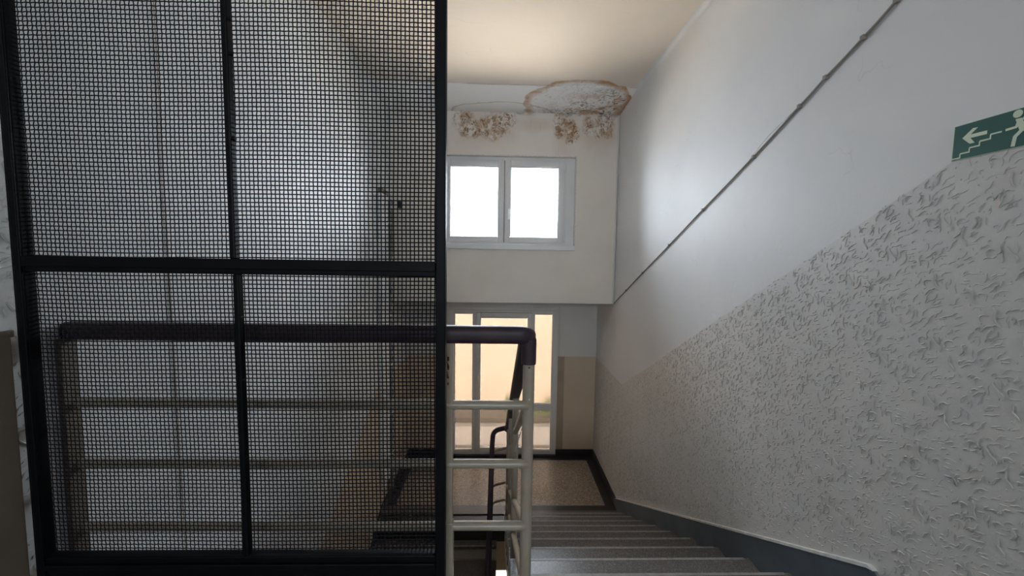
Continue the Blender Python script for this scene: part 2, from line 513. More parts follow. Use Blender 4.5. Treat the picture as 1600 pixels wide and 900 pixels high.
# floors
floor_up = struct(obj('floor', bx(LW, W, REAR, Y0 - 0.02, -0.20, 0.0), M['tz_edge']))
YL0 = 4.128 + 0.02               # landing starts under the last nosing of the main flight
fl = bmesh.new()
box(fl, LW, W, YL0, B, L - 0.18, L - 0.012)
landing = struct(obj('floor_landing', fl, M['tz_border']))
FX0, FX1, FY0, FY1 = -1.225, 1.268, 4.518, 5.562
obj('terrazzo_field', bx(FX0, FX1, FY0, FY1, L - 0.012, L), M['tz_field'], landing)
g = 0.010
bm = bmesh.new()
box(bm, FX0 - g, FX1 + g, FY0 - g, FY0, L - 0.012, L + 0.0005); box(bm, FX0 - g, FX1 + g, FY1, FY1 + g, L - 0.012, L + 0.0005)
box(bm, FX0 - g, FX0, FY0, FY1, L - 0.012, L + 0.0005); box(bm, FX1, FX1 + g, FY0, FY1, L - 0.012, L + 0.0005)
obj('divider_strip', bm, M['nosing'], landing)
bm = bmesh.new()
box(bm, FX1 + g, W, FY0 - g, B, L - 0.012, L); box(bm, LW, FX0 - g, FY0 - g, B, L - 0.012, L); box(bm, FX0 - g, FX1 + g, FY1 + g, B, L - 0.012, L)
box(bm, 0.06, W, 4.41, FY0 - g, L - 0.012, L)
obj('dark_border', bm, M['tz_border'], landing)
bm = bmesh.new()
box(bm, LW, 0.06, 4.355, FY0 - g, L - 0.012, L); box(bm, 0.06, W, YL0, 4.41, L - 0.012, L)
obj('edge_strip', bm, M['tz_edge'], landing)
struct(obj('floor_lower', bx(LW, W, REAR, B, LOW - 0.1, LOW + 0.0), M['tz_step']))

# ------------------------------------------------------------------ stairs
SX0, SX1 = 0.062, W - 0.0205
LX0, LX1 = LW + 0.0225, -0.020


def flight(root, n, ynos, znos, dirn, x0, x1, riser_m):
    """treads and risers; dirn=+1 descends away from the camera"""
    for k in range(n):
        y, z = ynos + dirn * GO * k, znos - RISE * k
        back = y - dirn * (GO + 0.004)
        bm = bx(x0, x1, min(y, back), max(y, back), z - 0.038, z, 0.004)
        tr = obj('tread', bm, M['tz_step'], root)
        e0, e1 = (y - 0.014, y + 0.0015) if dirn > 0 else (y - 0.0015, y + 0.014)
        obj('nosing', bx(x0 + 0.004, x1 - 0.03, e0, e1, z - 0.006, z + 0.0012), M['nosing'], tr)
        yr = y - dirn * 0.022
        obj('riser', bx(x0 + 0.006, x1, min(yr, yr - dirn * 0.02), max(yr, yr - dirn * 0.02), z - RISE, z - 0.036), riser_m, root)


stairs = thing('stair_flight', 'grey speckled terrazzo flight descending to the half landing along the right wall', 'stairs')
# floor-edge nosing belongs to the flight: its first tread is the landing edge
flight(stairs, 9, Y0 + GO, -RISE, 1, SX0, SX1, M['tz_riser'])
obj('tread', bx(SX0, SX1, Y0 - 0.25, Y0, -0.038, 0.001, 0.003), M['tz_step'], stairs)
obj('riser', bx(SX0 + 0.006, SX1, Y0 - 0.042, Y0 - 0.022, -RISE, -0.036), M['tz_riser'], stairs)
obj('riser', bx(SX0 + 0.006, SX1, 4.108, 4.128, L, L + RISE - 0.036), M['tz_riser'], stairs)
# sloping slab below
bot = [(Y0 - 0.02, -0.20), (Y0 + 0.02, -0.205), (4.13, L - 0.03), (4.13, L - 0.18), (4.05, L - 0.18), (Y0 + 0.25, -0.50), (Y0 - 0.02, -0.34)]
obj('soffit_slab', prism([(Y0 - 0.02, -0.20), (4.13, -0.20 - SL * (4.13 - Y0 + 0.02)), (4.13, -0.36 - SL * (4.13 - Y0 + 0.02)), (Y0 - 0.02, -0.36)], 0, SX0 + 0.004, SX1), M['dado_smooth'], stairs)

stairs2 = thing('stair_flight', 'lower terrazzo flight with risers coloured as if lit descending behind the railing left of the well', 'stairs')
flight(stairs2, 9, 4.355 - GO, L - RISE, -1, LX0, LX1, M['lit_riser'])
obj('riser', bx(LX0, LX1, 4.377, 4.397, L - RISE, L - 0.03), M['lit_riser'], stairs2)
obj('tread', bx(LX0, LX1, 4.353, 4.41, L - 0.038, L + 0.001, 0.003), M['tz_edge'], stairs2)
yb = 4.355
obj('soffit_slab', prism([(yb, L - 0.20), (yb - 9 * GO, L - 0.20 - 9 * RISE), (yb - 9 * GO, L - 0.36 - 9 * RISE), (yb, L - 0.36)], 0, LX0, LX1 - 0.004), M['dado_smooth'], stairs2)

# ------------------------------------------------------------------ dados
T = 0.004
ZD = -0.133                       # dado height on the half landing
KY1, KY2 = 4.443, 1.222
ZU = ZD + SL * (KY1 - KY2) * 0.998
dado_pts = [(REAR, LOW), (REAR, ZU), (KY2, ZU), (KY1, ZD), (B, ZD), (B, LOW)]
dado_r = obj('dado', prism(dado_pts, 0, W - T, W), M['dado'], wall_right)
DYL = 4.31
obj('dado', prism([(0.9, LOW), (0.9, ZD - SL * (DYL - 0.9)), (DYL, ZD), (B, ZD), (B, LOW)], 0, LW, LW + T), M['dado_smooth'], wall_left)
obj('dado', prism([(REAR, 0.0), (REAR, ZU), (1.19, ZU), (1.19, 0.0)], 0, LW, LW + T), M['dado'], wall_left)
obj('dado', bx(0.944, W - T, B - 0.010, B, L, ZD + 0.004), M['dado_smooth'], wall_door)
obj('dado', bx(LW + T, -0.90, B - 0.010, B, L, ZD + 0.004), M['dado_smooth'], wall_door)
obj('reveal_shade', bx(0.826, 0.944, B - 0.003, B, L, ZD + 0.004), paint('reveal_shade_paint', (0.42, 0.33, 0.24), (0.37, 0.29, 0.21), 2), wall_door)  # darker than the dado: shade beside the door put into the colour


# ------------------------------------------------------------------ embossed plaster ridges (real relief, uncountable)
def ridge_tile(seed):
    r = random.Random(seed); S = []
    def wig(x, z, ang, ln, n, wob, w, curl=0.0):
        """a stroke whose heading drifts smoothly"""
        for _ in range(14):
            pts = stroke(x, z, ang, ln, max(n, 4), wob, curl)
            near = any(min((abs(a - c) + 0.0825) % 0.165 - 0.0825, 9) ** 2 + ((abs(b - d) + 0.096) % 0.192 - 0.096) ** 2 < 0.0042 ** 2
                       for a, b in pts for q, _w in S for c, d in q)
            if not near:
                S.append((pts, w)); return
            x, z = x + r.uniform(-.035, .035), z + r.uniform(-.035, .035)
            ln *= 0.93

    def stroke(x, z, ang, ln, n, wob, curl):
        pts = []; k1, k2, p1, p2 = r.uniform(.6, 1.6), r.uniform(2, 3.6), r.uniform(0, 6.28), r.uniform(0, 6.28)
        for k in range(n + 1):
            pts.append((x, z)); t = k / n
            a = ang + wob * math.sin(6.28 * k1 * t + p1) + 0.5 * wob * math.sin(6.28 * k2 * t + p2) + curl * (t - 0.3)
            x += math.cos(a) * ln / n; z += math.sin(a) * ln / n
        return pts
    # hooked pairs: a crest with one long hanging leg, an S strand, then fine parallel runs
    for cx, cz in ((0.030, 0.150), (0.112, 0.055)):
        wig(cx - 0.012, cz - 0.020, 1.25, 0.040, 9, 0.2, 0.0021, -3.0)
        wig(cx + 0.006, cz, -1.15, 0.062, 9, 0.55, 0.0025)
        wig(cx + 0.034, cz + 0.004, -1.75, 0.048, 9, 0.75, 0.0021)
        for k in range(3):
            wig(cx + 0.046 + k * 0.0085, cz + r.uniform(-.010, .004), -math.pi / 2 + r.uniform(-.2, .2), r.uniform(.018, .040), 7, 0.4, r.uniform(.0009, .0014))
    # diagonal crests running up to the right
    for k in range(16):
        wig(r.uniform(0, .165), r.uniform(0, .19), r.uniform(.5, 1.15), r.uniform(.018, .056), 9, 0.5, r.uniform(.0010, .0021), r.uniform(-.4, .4))
    # level crests with drooping ends
    for k in range(16):
        wig(r.uniform(0, .165), r.uniform(0, .19), r.uniform(.25, .75), r.uniform(.018, .046), 9, 0.35, r.uniform(.0010, .0020), r.uniform(-1.3, -.2))
    for k in range(16):
        wig(r.uniform(0, .165), r.uniform(0, .195), r.uniform(0, 6.28), r.uniform(.005, .013), 4, 0.8, r.uniform(.0008, .0015))
    for k in range(5):
        wig(r.uniform(0, .165), r.uniform(0, .19), r.uniform(.7, 1.3), r.uniform(.022, .045), 9, 0.3, r.uniform(.0012, .0020), -3.0)
    return S


def ridges(name, parent, m, x, sgn, y0, y1, inside, seed):
    ta, tb = ridge_tile(seed), ridge_tile(seed + 1)
    tiles = [ta, ta, tb]
    r = random.Random(seed + 9)
    V, F = [], []
    TW, TH = 0.165, 0.192
    ny = int((y1 - y0) / TW) + 2
    nz = 24
    for i in range(ny):
        for j in range(-12, nz):
            oy, oz = y0 + (i - 1) * TW, (j + (0.5 if i % 2 else 0)) * TH - 1.0
            if not inside(oy + TW / 2, oz + TH / 2, 0.25): continue
            for pts, w in tiles[r.randrange(3)]:
                if r.random() < 0.08: continue
                dy, dz = r.uniform(-.004, .004), r.uniform(-.004, .004)
                # the pattern is read from the room side: local x runs against y on the right wall
                P = [(oy + (TW - px if sgn < 0 else px) + dy, oz + pz + dz) for px, pz in pts]
                if not all(inside(a, b, 0.0) for a, b in P): continue
                base = len(V); n = len(P); hs = r.uniform(1.3, 2.0)
                for k, (a, b) in enumerate(P):
                    q0, q1 = P[max(k - 1, 0)], P[min(k + 1, n - 1)]
                    ty, tz = q1[0] - q0[0], q1[1] - q0[1]; d = math.hypot(ty, tz) or 1
                    ny_, nz_ = -tz / d, ty / d
                    e = math.sin(math.pi * (k + 0.35) / (n - 0.3)) ** 0.6
                    ww = w * (0.35 + 0.75 * e) * 1.25; hh = w * hs * (0.25 + 0.85 * e)
                    V.append((x, a + ny_ * ww, b + nz_ * ww)); V.append((x + sgn * hh, a + ny_ * ww * .15, b + nz_ * ww * .15)); V.append((x, a - ny_ * ww, b - nz_ * ww))
                for k in range(n - 1):
                    q = base + 3 * k
                    F.append((q, q + 1, q + 4, q + 3)); F.append((q + 1, q + 2, q + 5, q + 4))
    me = bpy.data.meshes.new(name); me.from_pydata(V, [], F); me.materials.append(m)
    me.shade_smooth()
    o = bpy.data.objects.new(name, me); C.objects.link(o); o.parent = parent
    o['kind'] = 'stuff'
    return o


def skirt_top(y):
    if y > 4.475: return L + 0.10
    return L + 0.2972 - SL * (y - 4.128) if y > 1.337 else 0.02


def in_right(y, z, pad):
    if y > B - 0.02 + pad or y < 0.55 - pad: return False
    top = ZU if y < KY2 else (ZU - SL * (y - KY2) if y < KY1 else ZD)
    return skirt_top(y) + 0.015 - pad < z < top + 0.007 + pad


ridges('plaster_relief', wall_right, M['dado'], W - T + 0.0003, -1, 0.55, B, in_right, 3)
ridges('plaster_relief', wall_left, M['dado'], LW + T - 0.0003, 1, 0.8, 1.19, lambda y, z, p: 0.8 - p < y < 1.188 + p and 0.02 < z < ZU, 3)

# ------------------------------------------------------------------ skirtings
YE = 1.337
def arc(cx, cz, r, a0, a1, n=6): return [(cx + r * math.cos(math.radians(a0 + (a1 - a0) * k / n)), cz + r * math.sin(math.radians(a0 + (a1 - a0) * k / n))) for k in range(n + 1)]
zt_e = L + 0.2972 - SL * (YE + 0.03 - 4.128)
sk = [(YE, 0.0)] + [(YE, zt_e - 0.05), (YE + 0.006, zt_e - 0.020), (YE + 0.03, zt_e - 0.002)]
sk += [(4.475, L + 0.1065), (4.53, L + 0.10), (4.53, L), (4.13, L), (4.128, L + 0.06), (Y0 + 0.02, -0.18), (Y0 - 0.02, 0.0)]
bb = struct(obj('baseboard_right', prism(sk, 0, W - 0.020, W - 0.001), M['skirt_blue']))
obj('landing_skirting', bx(W - 0.020, W - 0.001, 4.53, B, L, L + 0.10), M['skirt_black'], bb)
top = [(YE + 0.03, zt_e - 0.004), (4.475, L + 0.1050), (4.475, L + 0.1150), (YE + 0.03, zt_e + 0.010), (YE + 0.006, zt_e + 0.002)]
obj('plaster_edge', prism(top, 0, W - 0.024, W - 0.002), M['edge_white'], bb)
struct(obj('baseboard_far', bx(0.838, W - 0.02, B - 0.03, B - 0.010, L, L + 0.10, 0.003), M['skirt_black']))
struct(obj('baseboard_left', bx(LW + 0.002, LW + 0.022, 4.36, B, L, L + 0.10), M['skirt_black']))
bbl = struct(obj('baseboard_left', prism([(4.36, L + 0.10), (4.36, L - 0.1), (1.6, L - 0.1 - SL * 2.76), (1.6, L + 0.10 - SL * 2.76)], 0, LW + 0.002, LW + 0.022), M['skirt_black']))
struct(obj('baseboard_rear', bx(LW, -0.92, B - 0.03, B - 0.010, L, L + 0.10, 0.003), M['skirt_black']))
# cove bead where the right wall meets the ceiling
struct(obj('trim_1', prism([(W, ZC)] + arc(W - 0.045, ZC - 0.045, 0.045, 0, 90, 5), 1, REAR, U), M['wall']))

# ------------------------------------------------------------------ window
win = thing('window_1', 'white two-sash window in the far wall above the beam', 'window')
win['kind'] = 'structure'
yf = U + 0.045
fx0, fx1, fz0, fz1 = -0.745, 0.783, 1.480, 2.528
obj('window_frame', frame_bm(fx0, fx1, fz0, fz1, 0.030, yf, yf + 0.07), M['upvc'], win)
obj('cover_profile', bx(fx1, WX1, yf + 0.006, yf + 0.03, WZ0, WZ1), M['upvc'], win)
obj('head_profile', bx(WX0, fx1, yf + 0.010, yf + 0.035, fz1, WZ1), M['upvc'], win)
obj('side_profile', bx(WX0, fx0, yf + 0.010, yf + 0.03, WZ0, fz1), M['upvc'], win)
for nm, a, b, hand in (('window_sash', -0.726, 0.015, 0), ('window_sash', 0.021, 0.764, 1)):
    s = obj(nm, frame_bm(a, b, 1.505, 2.510, 0.074, yf - 0.018, yf + 0.045, 0.006), M['upvc'], win, True)
    obj('glazing_bead', frame_bm(a + 0.070, b - 0.070, 1.582, 2.436, 0.012, yf - 0.006, yf + 0.03, 0.004), M['upvc'], s)
    pane('pane', a + 0.072, b - 0.072, yf + 0.010, yf + 0.014, 1.585, 2.433, s)
obj('gasket', bx(0.0125, 0.0235, yf - 0.006, yf + 0.04, 1.507, 2.508), M['gasket'], win)
h = obj('handle', bx(0.056, 0.080, yf - 0.030, yf - 0.017, 1.855, 1.925, 0.005), M['upvc'], win)
obj('lever', tube(rounded([(0.068, yf - 0.03, 1.91), (0.068, yf - 0.058, 1.91), (0.068, yf - 0.060, 1.79)], 0.012), 0.0105, 10), M['plastic_white'], h, True)
for z in (1.56, 2.43):
    obj('hinge', bx(0.758, 0.776, yf - 0.024, yf - 0.002, z - 0.045, z + 0.045, 0.004), M['upvc_old'], win)
obj('window_sill', bx(WX0 - 0.01, WX1 + 0.008, U - 0.030, yf + 0.02, WZ0 - 0.052, fz0 + 0.002, 0.005), M['upvc'], win)
obj('opening_edge', frame_bm(WX0 - 0.012, WX1 + 0.012, WZ0 - 0.01, WZ1 + 0.012, 0.010, U - 0.003, U + 0.006, 0.001), M['edge_white'], win)

# ------------------------------------------------------------------ glazed entrance door
door = thing('door_1', 'glazed white entrance door with frosted sidelights below the beam', 'door')
door['kind'] = 'structure'
y0, y1 = B - 0.020, B + 0.055
zb, zt = -1.625, 0.554
bm = frame_bm(DX0, DX1, zb, zt, 0.064, y0, y1, 0.004, 0.10, 0.062, 0.062, 0.050)
box(bm, -0.408, -0.362, y0, y1, zb + 0.062, zt - 0.05, 0.003)
box(bm, 0.440, 0.482, y0, y1, zb + 0.062, zt - 0.05, 0.003)
obj('door_frame', bm, M['upvc_old'], door)
obj('sidelight_transom', bx(0.482, 0.762, y0, y1, -0.938, -0.853, 0.004), M['upvc_old'], door)
leaf = obj('door_leaf', frame_bm(-0.364, 0.442, zb + 0.028, zt - 0.036, 0.068, y0 - 0.022, y1 - 0.02, 0.006, 0.067, 0.060, 0.085, 0.080), M['upvc_old'], door, True)
pane('pane', -0.296, 0.380, B + 0.006, B + 0.012, -1.512, 0.438, leaf, True)
dh = obj('handle', bx(-0.344, -0.318, y0 - 0.034, y0 - 0.021, -0.56, -0.38, 0.005), M['chrome'], leaf)
obj('lever', tube(rounded([(-0.331, y0 - 0.03, -0.43), (-0.331, y0 - 0.065, -0.43), (-0.331, y0 - 0.068, -0.545)], 0.014), 0.009, 10), M['chrome'], dh, True)
obj('leaf_rebate', frame_bm(-0.366, 0.443, zb + 0.026, zt - 0.034, 0.006, y0 - 0.004, y0 + 0.004, 0), M['gasket'], door)
for a, b, c, d in ((-0.685, -0.408, -1.563, 0.504), (0.482, 0.762, -0.853, 0.504), (0.482, 0.762, -1.563, -0.938)):
    obj('glazing_bead', frame_bm(a, b, c, d, 0.012, y0 + 0.006, y0 + 0.03, 0.003), M['upvc_old'], door)
    pane('pane', a + 0.006, b - 0.006, B + 0.008, B + 0.014, c + 0.006, d - 0.006, door, True)
obj('threshold', bx(DX0, DX1, B - 0.06, BB, L, zb, 0.004), M['skirt_black'], door)
obj('casing', frame_bm(DX0 - 0.02, DX1 + 0.02, zb, zt + 0.045, 0.022, B - 0.012, B + 0.02, 0.003, None, None, 0.001, 0.045), M['recess'], door)
struct(obj('trim_2', bx(0.86, 0.875, B - 0.012, B, ZD + 0.01, ZB, 0.003), M['recess']))

# ------------------------------------------------------------------ outside: terrace with rendered parapet and planting
struct(obj('floor_terrace', bx(-8, 8, BB, 7.9, L - 0.25, L - 0.03), M['concrete']), 'concrete terrace outside the glazed door', 'terrace')
struct(obj('shade_canopy', bx(-8, 8, BB, 7.22, 0.80, 0.95), M['concrete']), 'unseen concrete canopy added to shade the terrace', 'canopy')  # added out of view to keep sky light off the terrace
struct(obj('wall_facade', bx(-8, LW - 0.25, B, BB, LOW - 0.2, ZC + 0.6), M['concrete']), 'pale outer facade left of the door', 'wall')
struct(obj('wall_facade', bx(W + 0.25, 8, B, BB, LOW - 0.2, ZC + 0.6), M['concrete']), 'pale outer facade right of the door', 'wall')
tw = obj('terrace_wall', bx(-8, 8, 7.5, 7.65, L - 0.03, 0.50), M['terrace_wall'])
struct(tw, 'beige rendered terrace wall behind the frosted door glass', 'wall')
struct(obj('ground', bx(-15, 15, BB + 0.1, 30, LOW - 0.4, LOW - 0.2), M['concrete']), 'pale concrete ground below the terrace', 'ground')
pl = thing('grass_tuft', 'green grass tuft seen blurred through the lower sidelight glass', 'plant')
bm = bmesh.new(); r = random.Random(4)
for k in range(1300):
    x, y = r.uniform(0.1, 1.25), r.uniform(6.90, 7.34)
    z = L + 0.0605
    hgt = r.uniform(0.16, 0.42) * (0.6 + 0.4 * math.sin(6 * x + 1)); a = r.uniform(0, 6.28); lean = r.uniform(0, 0.10)
    p0, p1, p2 = Vector((x, y, z)), Vector((x + lean * math.cos(a) * .4, y + lean * math.sin(a) * .4, z + hgt * .6)), Vector((x + lean * math.cos(a), y + lean * math.sin(a), z + hgt))
    s = Vector((-math.sin(a), math.cos(a), 0)) * 0.006
    v = [bm.verts.new(q) for q in (p0 - s, p0 + s, p1 + s * .8, p1 - s * .8, p2)]
    bm.faces.new(v[:4]); bm.faces.new((v[3], v[2], v[4]))
ob = obj('grass_blades', bm, M['leaf'], pl); ob['kind'] = 'stuff'
tag(obj('cover_bed', bx(-4.0, 4.0, 6.80, 7.495, L - 0.03, L + 0.06), paint('dark_soil', (0.075, 0.055, 0.04), (0.05, 0.037, 0.027), 30, 0.9)), 'dark soil bed added to cover the sunlit terrace floor behind the frosted door glass', 'flower bed')  # dark bed added to hide the bright sunlit strip of floor

# ------------------------------------------------------------------ mesh screen
scr = thing('mesh_screen', 'black steel framed wire mesh screen standing left before the guard rail', 'screen')
SYA, SYB = 1.105, 1.135
OX0, OX1, IX0, IX1 = -1.3335, -0.158, -1.303, -0.186
ZTOP = 2.45
obj('stile', bx(OX0, IX0, SYA, SYB, 0.0, ZTOP, 0.003), M['steel'], scr)
obj('stile', bx(IX1, OX1, SYA, SYB, 0.0, ZTOP, 0.003), M['steel'], scr)
obj('mid_rail', bx(IX0, IX1, SYA, SYB, 1.2555, 1.2985, 0.003), M['steel'], scr)
obj('bottom_rail', bx(IX0, IX1, SYA, SYB, 0.330, 0.432, 0.003), M['steel'], scr)
obj('top_rail', bx(IX0, IX1, SYA, SYB, ZTOP - 0.05, ZTOP, 0.003), M['steel'], scr)
# flat edge irons lapping the mesh, slightly proud towards the camera
obj('edge_iron', bx(OX0 + 0.012, OX0 + 0.030, SYA - 0.006, SYA, 0.0, ZTOP, 0.002), M['steel'], scr)
obj('edge_iron', bx(IX0, IX1, SYA - 0.008, SYA, 0.395, 0.412, 0.003), M['steel'], scr)
obj('edge_iron', bx(IX0, IX1, SYA - 0.006, SYA, 1.270, 1.2985, 0.002), M['steel'], scr)
obj('mullion', bx(-0.752, -0.736, SYA + 0.002, SYB - 0.006, 1.2985, ZTOP - 0.05, 0.003), M['steel'], scr)
obj('mullion', bx(-0.746, -0.730, SYA + 0.002, SYB - 0.006, 0.432, 1.2555, 0.003), M['steel'], scr)
for z in (1.62, 1.84, 1.93, 0.72, 0.95, 1.13):
    obj('weld_bead', bx(-0.738, -0.728, SYA + 0.004, SYA + 0.016, z, z + 0.008, 0.002), M['steel'], scr)
for z in (0.15, 2.2):
    obj('wall_bracket', bx(LW + 0.004, OX0 + 0.01, SYA + 0.008, SYB - 0.008, z, z + 0.05, 0.002), M['steel'], scr)


def wire_cloth(x0, x1, z0, z1, y):
    p = 0.01162; r = 0.00172; amp = 0.0011
    nx, nz = int((x1 - x0) / p), int((z1 - z0) / p)
    V, F = [], []
    q4 = [(r, 0), (0, r), (-r, 0), (0, -r)]

    def warp(x, z):
        # hand-stretched cloth: the wires wander a little
        return (0.0016 * math.sin(5.1 * z + 2.3 * x) + 0.0007 * math.sin(17 * z + 4 * x),
                0.0028 * math.sin(3.3 * x + 1.7 * z) + 0.0010 * math.sin(9.5 * x - 3 * z))

    def strand(pts, vert):
        b = len(V)
        for (x, yy, z) in pts:
            dx, dz = warp(x, z)
            for a, c in q4:
                V.append((x + dx + a, yy + c, z + dz) if vert else (x + dx, yy + c, z + dz + a))
        for k in range(len(pts) - 1):
            for j in range(4):
                F.append((b + 4 * k + j, b + 4 * k + (j + 1) % 4, b + 4 * k + 4 + (j + 1) % 4, b + 4 * k + 4 + j))
    for i in range(nx + 1):
        x = x0 + (x1 - x0) * i / nx
        strand([(x, y + amp * (1 if (i + j) % 2 else -1), z0 + (z1 - z0) * j / nz) for j in range(nz + 1)], True)
    for j in range(nz + 1):
        z = z0 + (z1 - z0) * j / nz
        strand([(x0 + (x1 - x0) * i / nx, y - amp * (1 if (i + j) % 2 else -1), z) for i in range(nx + 1)], False)
    me = bpy.data.meshes.new('wire_mesh'); me.from_pydata(V, [], F); me.materials.append(M['wire'])
    o = bpy.data.objects.new('wire_mesh', me); C.objects.link(o); o.parent = scr
    o['kind'] = 'stuff'
    return o


wire_cloth(IX0 - 0.006, IX1 + 0.006, 1.290, ZTOP - 0.045, SYB - 0.004)
wire_cloth(IX0 - 0.006, IX1 + 0.006, 0.428, 1.262, SYB - 0.004)

# ------------------------------------------------------------------ stair railing
rail = thing('stair_railing', 'cream painted pipe stair railing with a dark plum handrail', 'railing')
GY, RX, RL = 1.25, 0.088, -0.088
YT = 4.40


def down(z0, y): return z0 - SL * (y - GY)


hz = 1.066
path = [(LW + 0.01, GY, hz), (RX - 0.002, GY, hz), (RX - 0.002, GY + 0.045, hz - 0.035), (RX - 0.006, YT - 0.12, down(hz, YT - 0.12))]
obj('handrail', sweep(rounded(path, 0.045), rrect(0.055, 0.056, 0.018)), M['hand'], rail, True)
# lower handrail: leaves the main handrail, turns over the well and runs down with the next flight
zt = down(hz, YT - 0.12)
low = [(RX - 0.006, YT - 0.13, zt + 0.0), (RX - 0.02, YT - 0.03, zt - 0.02), (RL + 0.012, YT - 0.03, zt - 0.06), (RL + 0.004, YT - 0.16, zt - 0.15),
       (RL, 1.7, zt - 0.15 - SL * (YT - 0.16 - 1.7))]
obj('handrail', tube(rounded(low, 0.07, 8), 0.027, 14), M['hand'], rail, True)
for z in (0.834, 0.636, 0.422, 0.215):
    zz = down(z, YT - 0.1)
    pth = [(LW + 0.01, GY, z), (RX, GY, z), (RX, GY + 0.03, z - 0.016), (RX, YT - 0.1, zz), (RX - 0.004, YT, zz - 0.03), (RL + 0.004, YT, zz - 0.075),
           (RL, YT - 0.12, zz - 0.13), (RL, 1.9, zz - 0.13 - SL * (YT - 0.12 - 1.9))]
    obj('rail', tube(rounded(pth, 0.055, 6), 0.0150, 12), M['pipe'], rail, True)
obj('handrail_sleeve', sweep([Vector((RX + 0.002, GY + 0.004, 0.972)), Vector((RX + 0.002, GY + 0.004, hz - 0.012))], rrect(0.048, 0.048, 0.018), None, Vector((0, 1, 0))), M['hand'], rail, True)
post = obj('newel_post', vpost(RX + 0.004, GY + 0.016, 0.0, hz - 0.03, 0.0195, 18), M['pipe'], rail, True)
obj('screw', vpost(RX + 0.004, GY - 0.0045, 0.958, 0.962, 0.003, 8), M['gasket'], post)
for y in (2.185, 3.08, 3.98):
    k = math.ceil((y - Y0) / GO); zf = -RISE * k
    obj('post', vpost(RX, y, zf, down(hz, y) - 0.02, 0.0185, 14), M['pipe'], rail, True)
for y in (3.90, 2.70):
    k = math.ceil((4.355 - y) / GO); zf = L - RISE * k
    obj('post', vpost(RL, y, zf, zt - 0.15 - SL * (YT - 0.16 - y) - 0.01, 0.0165, 14), M['pipe'], rail, True)
p2 = obj('post', bx(-0.176, -0.153, GY - 0.012, GY + 0.012, 0.0, hz - 0.02, 0.004), M['pipe'], rail)
bm = bmesh.new(); r = random.Random(11)
for k in range(26):
    z = r.uniform(0.90, 1.03); x = r.choice((-0.1765, -0.1765, -0.170))
    box(bm, x - 0.001, x + r.uniform(.002, .006), GY - 0.0135, GY - 0.011, z, z + r.uniform(.004, .014))
fl = obj('rust_flakes', bm, M['rust'], p2); fl['kind'] = 'stuff'
obj('post_foot_sleeve', bx(-0.181, -0.150, GY - 0.016, GY + 0.016, 0.0, 0.44, 0.004), M['pipe'], p2)
obj('wall_post', bx(LW + 0.001, -1.338, 1.212, 1.262, 0.0, hz - 0.02, 0.004), paint('shaded_flat_bar', (0.20, 0.16, 0.12), (0.16, 0.12, 0.09), 8, 0.5), rail)  # brown stands for the shade on the cream end post
# loose white cord tied to the upper pipe
crd = [Vector((RX + 0.006, GY - 0.004, 0.856)), Vector((RX + 0.010, GY + 0.02, 0.812)), Vector((0.089, 1.36, 0.74)), Vector((0.080, 1.58, 0.575)), Vector((0.074, 1.80, 0.40))]
tag(obj('cord', tube(rounded(crd, 0.1, 5), 0.0022, 6), M['cord'], None, True), 'thin white cord tied to the top pipe of the railing', 'cord')

# ------------------------------------------------------------------ left wall fittings
pb = thing('wall_panel', 'brown painted board on the left wall beside the mesh screen', 'panel')
obj('board', bx(LW + T, LW + T + 0.016, 0.45, 1.098, 0.0, 1.088, 0.004), M['panel_brown'], pb)
obj('top_bead', bx(LW + T, LW + T + 0.012, 0.45, 1.110, 1.074, 1.094, 0.003), M['panel_brown'], pb)

cb = obj('cable', tube([(LW + 0.004, 1.62, ZC), (LW + 0.004, 1.63, 2.3), (LW + 0.004, 1.64, 1.2), (LW + 0.004, 1.65, 0.2), (LW + 0.004, 1.66, -0.65)], 0.0022, 6, None, Vector((1, 0, 0))), M['copper'], None, True)
tag(cb, 'thin brown cable running straight down the left wall', 'cable')

tk = thing('cable_trunking', 'white cable trunking upright on the left wall near the window', 'trunking')
obj('body', bx(LW + 0.0078, LW + 0.045, 4.36, 4.60, L + 0.3, 2.00, 0.004), M['plastic_white'], tk)
obj('end_cap', bx(LW + 0.0078, LW + 0.050, 4.35, 4.61, 2.00, 2.05, 0.004), M['panel_brown'], tk)
for z in (1.83, 1.55, 0.9, 0.3, -0.2, -0.8):
    obj('screw', tube([(LW + 0.044, 4.66, z), (LW + 0.052, 4.66, z)], 0.016, 8), M['plastic_black'], tk)
cd = thing('conduit', 'grey conduit with clips beside the white trunking on the left wall', 'conduit')
obj('pipe', tube([(LW + 0.028, 4.70, L + 0.28), (LW + 0.028, 4.70, 1.92), (LW + 0.030, 4.74, 1.97), (LW + 0.035, 4.84, 1.96)], 0.020, 10), M['plastic_grey'], cd, True)
for z in (1.7, 1.2, 0.6, 0.0, -0.6, -1.1):
    obj('clip', bx(LW + 0.0078, LW + 0.050, 4.672, 4.728, z, z + 0.025, 0.003), M['plastic_white'], cd)
obj('bottom_sleeve', tube([(LW + 0.040, 4.62, L + 0.15), (LW + 0.040, 4.66, L + 0.24), (LW + 0.038, 4.70, L + 0.33)], 0.030, 10), M['plastic_grey'], cd, True)
cd2 = obj('conduit', tube([(LW + 0.023, 4.83, L + 0.25), (LW + 0.023, 4.83, 1.88)], 0.015, 10, None, Vector((0, 1, 0))), M['pipe'], None, True)
tag(cd2, 'cream conduit upright in the left corner beside the far wall', 'conduit')
hx = [Vector((LW + 0.045 + 0.010 * math.cos(k * 0.9), 4.765 + 0.014 * math.sin(k * 0.9), -1.2 + k * 0.02)) for k in range(128)]
tag(obj('cable', tube(hx, 0.005, 5), M['plastic_white'], None, True), 'white spiral cable hanging beside the grey conduit', 'cable')
